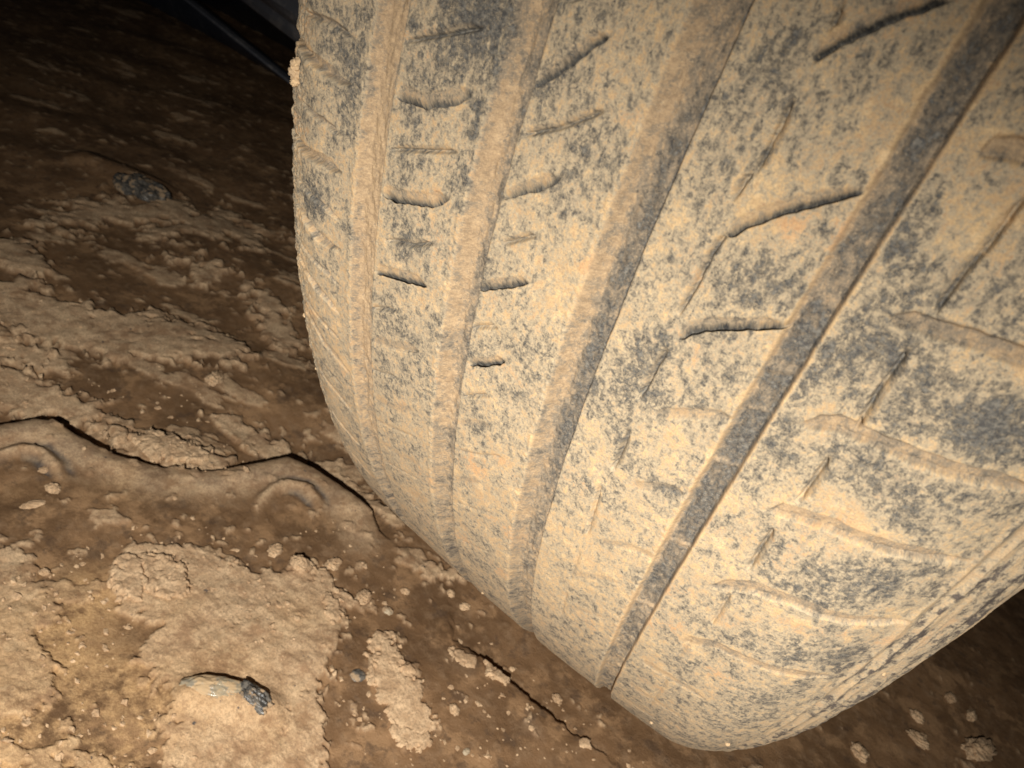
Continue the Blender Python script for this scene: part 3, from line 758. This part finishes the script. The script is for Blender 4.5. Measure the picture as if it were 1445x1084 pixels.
CL = [(422, 795, 4.6, 'rounded tan clod in a gap at the top of the big crust'),
      (470, 797, 4.0, 'small tan clod right of the rounded clod above the crust'),
      (547, 863, 2.6, 'whitish pebble between the big crust and the tyre'),
      (513, 845, 4.5, 'flat grey brown clod right of the big crust edge'),
      (571, 835, 2.2, 'pinkish small clod below the tyre edge'),
      (636, 838, 2.4, 'round pale clod on the corner nearest the tyre'),
      (655, 857, 2.6, 'dim grey clod beside the tyre shadow edge'),
      (641, 1002, 2.7, 'single pale clod right of the tall mud flake'),
      (658, 1061, 1.6, 'tiny ochre pebble at the bottom below the tall flake'),
      (786, 987, 2.6, 'dim oval clod below the groove end of the tyre'),
      (62, 664, 2.5, 'ochre clod under the left crescent ridge'),
      (75, 690, 3.4, 'irregular ochre clod right of the left crescent ridge'),
      (388, 777, 4.0, 'ochre clod below the right crescent ridge'),
      (245, 703, 1.6, 'tiny bright clod on the brown bank below the lip'),
      (302, 537, 6.0, 'dim tan clod on the low mud left of the tyre'),
      (62, 810, 2.0, 'bright tan crumb on the smooth brown mud'),
      (1212, 1062, 5.0, 'dim reddish clod under the tyre bottom'),
      (1380, 1060, 8.0, 'long dim clod in the bottom right corner'),
      (1293, 1012, 4.0, 'round dim clod below the tyre sidewall'),
      (1340, 985, 4.0, 'dim clod in the shadow right of the tyre'),
      (1295, 1045, 4.5, 'faint clod left of the long corner clod'),
      (1370, 1010, 3.5, 'faint small clod above the long corner clod')]
for i, (u, v, rmm, lab) in enumerate(CL):
    pale = 'whitish' in lab
    o = put_rock('pebble' if 'pebble' in lab else 'mud_clod', u, v, (rmm / 1000 * (1.5 if 'long' in lab else 1.1), rmm / 1000 * 0.85, rmm / 1000 * 0.55), (i * 1.7) % 3.1, (0, 0), rmm / 1000 * 0.12, 101 + i * 3,
                 M_PALE if 'pebble' in lab else M_DRY, lab, 'pebble' if 'pebble' in lab else 'mud clod', rough=0.35)

# loose crumbs, nobody could count them: one mesh
def crumbs(name, n, seed):
    rg = np.random.default_rng(seed)
    t = (1 + 5 ** .5) / 2
    ico = np.array([(-1, t, 0), (1, t, 0), (-1, -t, 0), (1, -t, 0), (0, -1, t), (0, 1, t), (0, -1, -t), (0, 1, -t), (t, 0, -1), (t, 0, 1), (-t, 0, -1), (-t, 0, 1)]) / 1.9
    tri = np.array([(0, 11, 5), (0, 5, 1), (0, 1, 7), (0, 7, 10), (0, 10, 11), (1, 5, 9), (5, 11, 4), (11, 10, 2), (10, 7, 6), (7, 1, 8), (3, 9, 4), (3, 4, 2), (3, 2, 6), (3, 6, 8), (3, 8, 9), (4, 9, 5), (2, 4, 11), (6, 2, 10), (8, 6, 7), (9, 8, 1)])
    pts = []
    while len(pts) < n:
        u = rg.uniform(-100, 1540); v = rg.uniform(150, 1180)
        d = ray(u, v)
        if d[2] > -0.2: continue
        p = gp(u, v)
        if p[1] > -0.16: continue
        pts.append(p[:2])
    pts = np.array(pts)
    dens = gnoise(pts[:, 0] * 18, pts[:, 1] * 18, 91)
    pts = pts[dens > -0.1]
    z = GZ + ground_fields(pts[:, :1], pts[:, 1:])[0][:, 0]
    sz = 0.0005 + 0.0012 * rg.random(len(pts)) ** 3
    V = ico[None] * (1 + 0.35 * rg.standard_normal((len(pts), 12, 1))) * sz[:, None, None] * np.array([1.15, 1, .7])
    V += np.concatenate([pts, z[:, None] + 0.0002], 1)[:, None]
    F = tri[None] + 12 * np.arange(len(pts))[:, None, None]
    me = bpy.data.meshes.new(name)
    me.from_pydata(V.reshape(-1, 3).tolist(), [], F.reshape(-1, 3).tolist())
    me.materials.append(M_DRY)
    o = bpy.data.objects.new(name, me)
    link(o)
    return o
cr = crumbs('mud_crumbs', 1300, 5)
tag(cr, 'fine crumbs of dry tan mud scattered over the ground', 'mud crumbs', kind='stuff')

# clumps of mud clinging to the tyre
def clump(s, t, r, seed, lift=0.0):
    s /= 1000; ph = t / 1000 / R
    x = np.interp(s, PS, PX); rr_ = np.interp(s, PS, PR); nx = np.interp(s, PS, PNX); nr = np.interp(s, PS, PNR)
    o = rock_mesh('mud_clump', (r * .001, r * .0012, r * .0009), seed, M_CLUMP, 0.45, 0, 16)
    rad = rr_ + nr * lift * .001
    o.location = (x + nx * lift * .001, -rad * math.cos(ph), -rad * math.sin(ph))
    o.parent = tyre
for i, (s, t, r, l) in enumerate(((-79.5, 51.8, 1.9, .1), (-79.5, 53.6, 2.0, .0), (-79, 55.4, 1.6, .0), (-80.5, 128, 1.1, .5), (-78, 150, 0.8, .0),
                                  (80, 190, 1.1, .2), (96, 120, 1.0, .1), (60, 215, 1.0, .2), (-10, 226, 0.9, .1))):
    clump(s, t, r * (0.8 if i < 3 else 0.55), 301 + 3 * i, l * 0.3)

# ------------------------------------------------------------------ black plastic trim beyond the tyre, top left
M_PLA = plastic_material('black_plastic', (0.035, 0.040, 0.055), 0.4)
M_PLG = plastic_material('dusty_plastic', (0.16, 0.165, 0.19), 0.5)
def extend(a, b, t0=-1.2, t1=1.5):
    a = Vector(a); b = Vector(b)
    return a.lerp(b, t0), a.lerp(b, t1)
def slab(name, low, top, thick, mat, parent, bulge=0.0, n=24):
    """a strip between two lines, with real thickness away from the camera"""
    la, lb = extend(*low); ta, tb = extend(*top)
    sec = [(0.0, 0.0), (0.12, bulge * 0.6), (0.5, bulge), (0.88, bulge * 0.6), (1.0, 0.0), (1.0, -thick), (0.0, -thick)]
    P = np.zeros((n, len(sec), 3))
    for i in range(n):
        k = i / (n - 1)
        p0 = la.lerp(lb, k); p1 = ta.lerp(tb, k)
        for j, (f_, o_) in enumerate(sec):
            P[i, j] = p0.lerp(p1, f_) + Vector((0, -o_, 0))
    o = grid_mesh(name, P, mat, parent, close=True)
    import bmesh
    bm = bmesh.new(); bm.from_mesh(o.data)
    bmesh.ops.holes_fill(bm, edges=[e for e in bm.edges if e.is_boundary], sides=0)
    for f in bm.faces: f.smooth = False
    bmesh.ops.recalc_face_normals(bm, faces=bm.faces)
    bm.to_mesh(o.data); bm.free()
    return o
trim = bpy.data.objects.new('car_trim', None); link(trim)
tag(trim, 'black plastic car trim with a raised pale edge lying on the mud in the top left corner', 'car trim')
lowA, lowB = gp(220, 13, -0.004), gp(403, 113, -0.004)
topA, topB = gp(258, -2, 0.034), gp(409, 118, 0.006)
slab('lower_panel', (lowA, lowB), (topA, topB), 0.02, M_PLA, trim, 0.003)
e0 = topA + np.array([0, -0.001, 0]); e1 = topB + np.array([0, -0.001, 0])
slab('raised_edge', (e0, e1), (e0 + np.array([0, 0, .004]), e1 + np.array([0, 0, .004])), 0.008, M_PLG, trim, 0.002)
upA, upB = gp(350, 8, 0.10), gp(428, 68, 0.10)
uA2, uB2 = gp(372, 0, 0.118), gp(428, 42, 0.118)
uA3, uB3 = gp(385, -4, 0.135), gp(428, 22, 0.135)
back = np.array([0, 0.12, 0])
slab('back_panel', (lowA + back, lowB + back), (upA + back * .6 + np.array([0, 0, .02]), upB + back * .6 + np.array([0, 0, .02])), 0.02, M_PLA, trim)
slab('upper_panel', (upA, upB), (uA2, uB2), 0.02, M_PLG, trim, 0.004)
off = np.array([0, -0.01, 0.002])
slab('upper_panel', (uA2 + off, uB2 + off), (uA3 + off, uB3 + off), 0.03, M_PLG, trim, 0.004)
slab('upper_panel', (uA3 + off * 2, uB3 + off * 2), (uA3 + np.array([0, 0, .15]), uB3 + np.array([0, 0, .15])), 0.03, M_PLG, trim, 0.004)
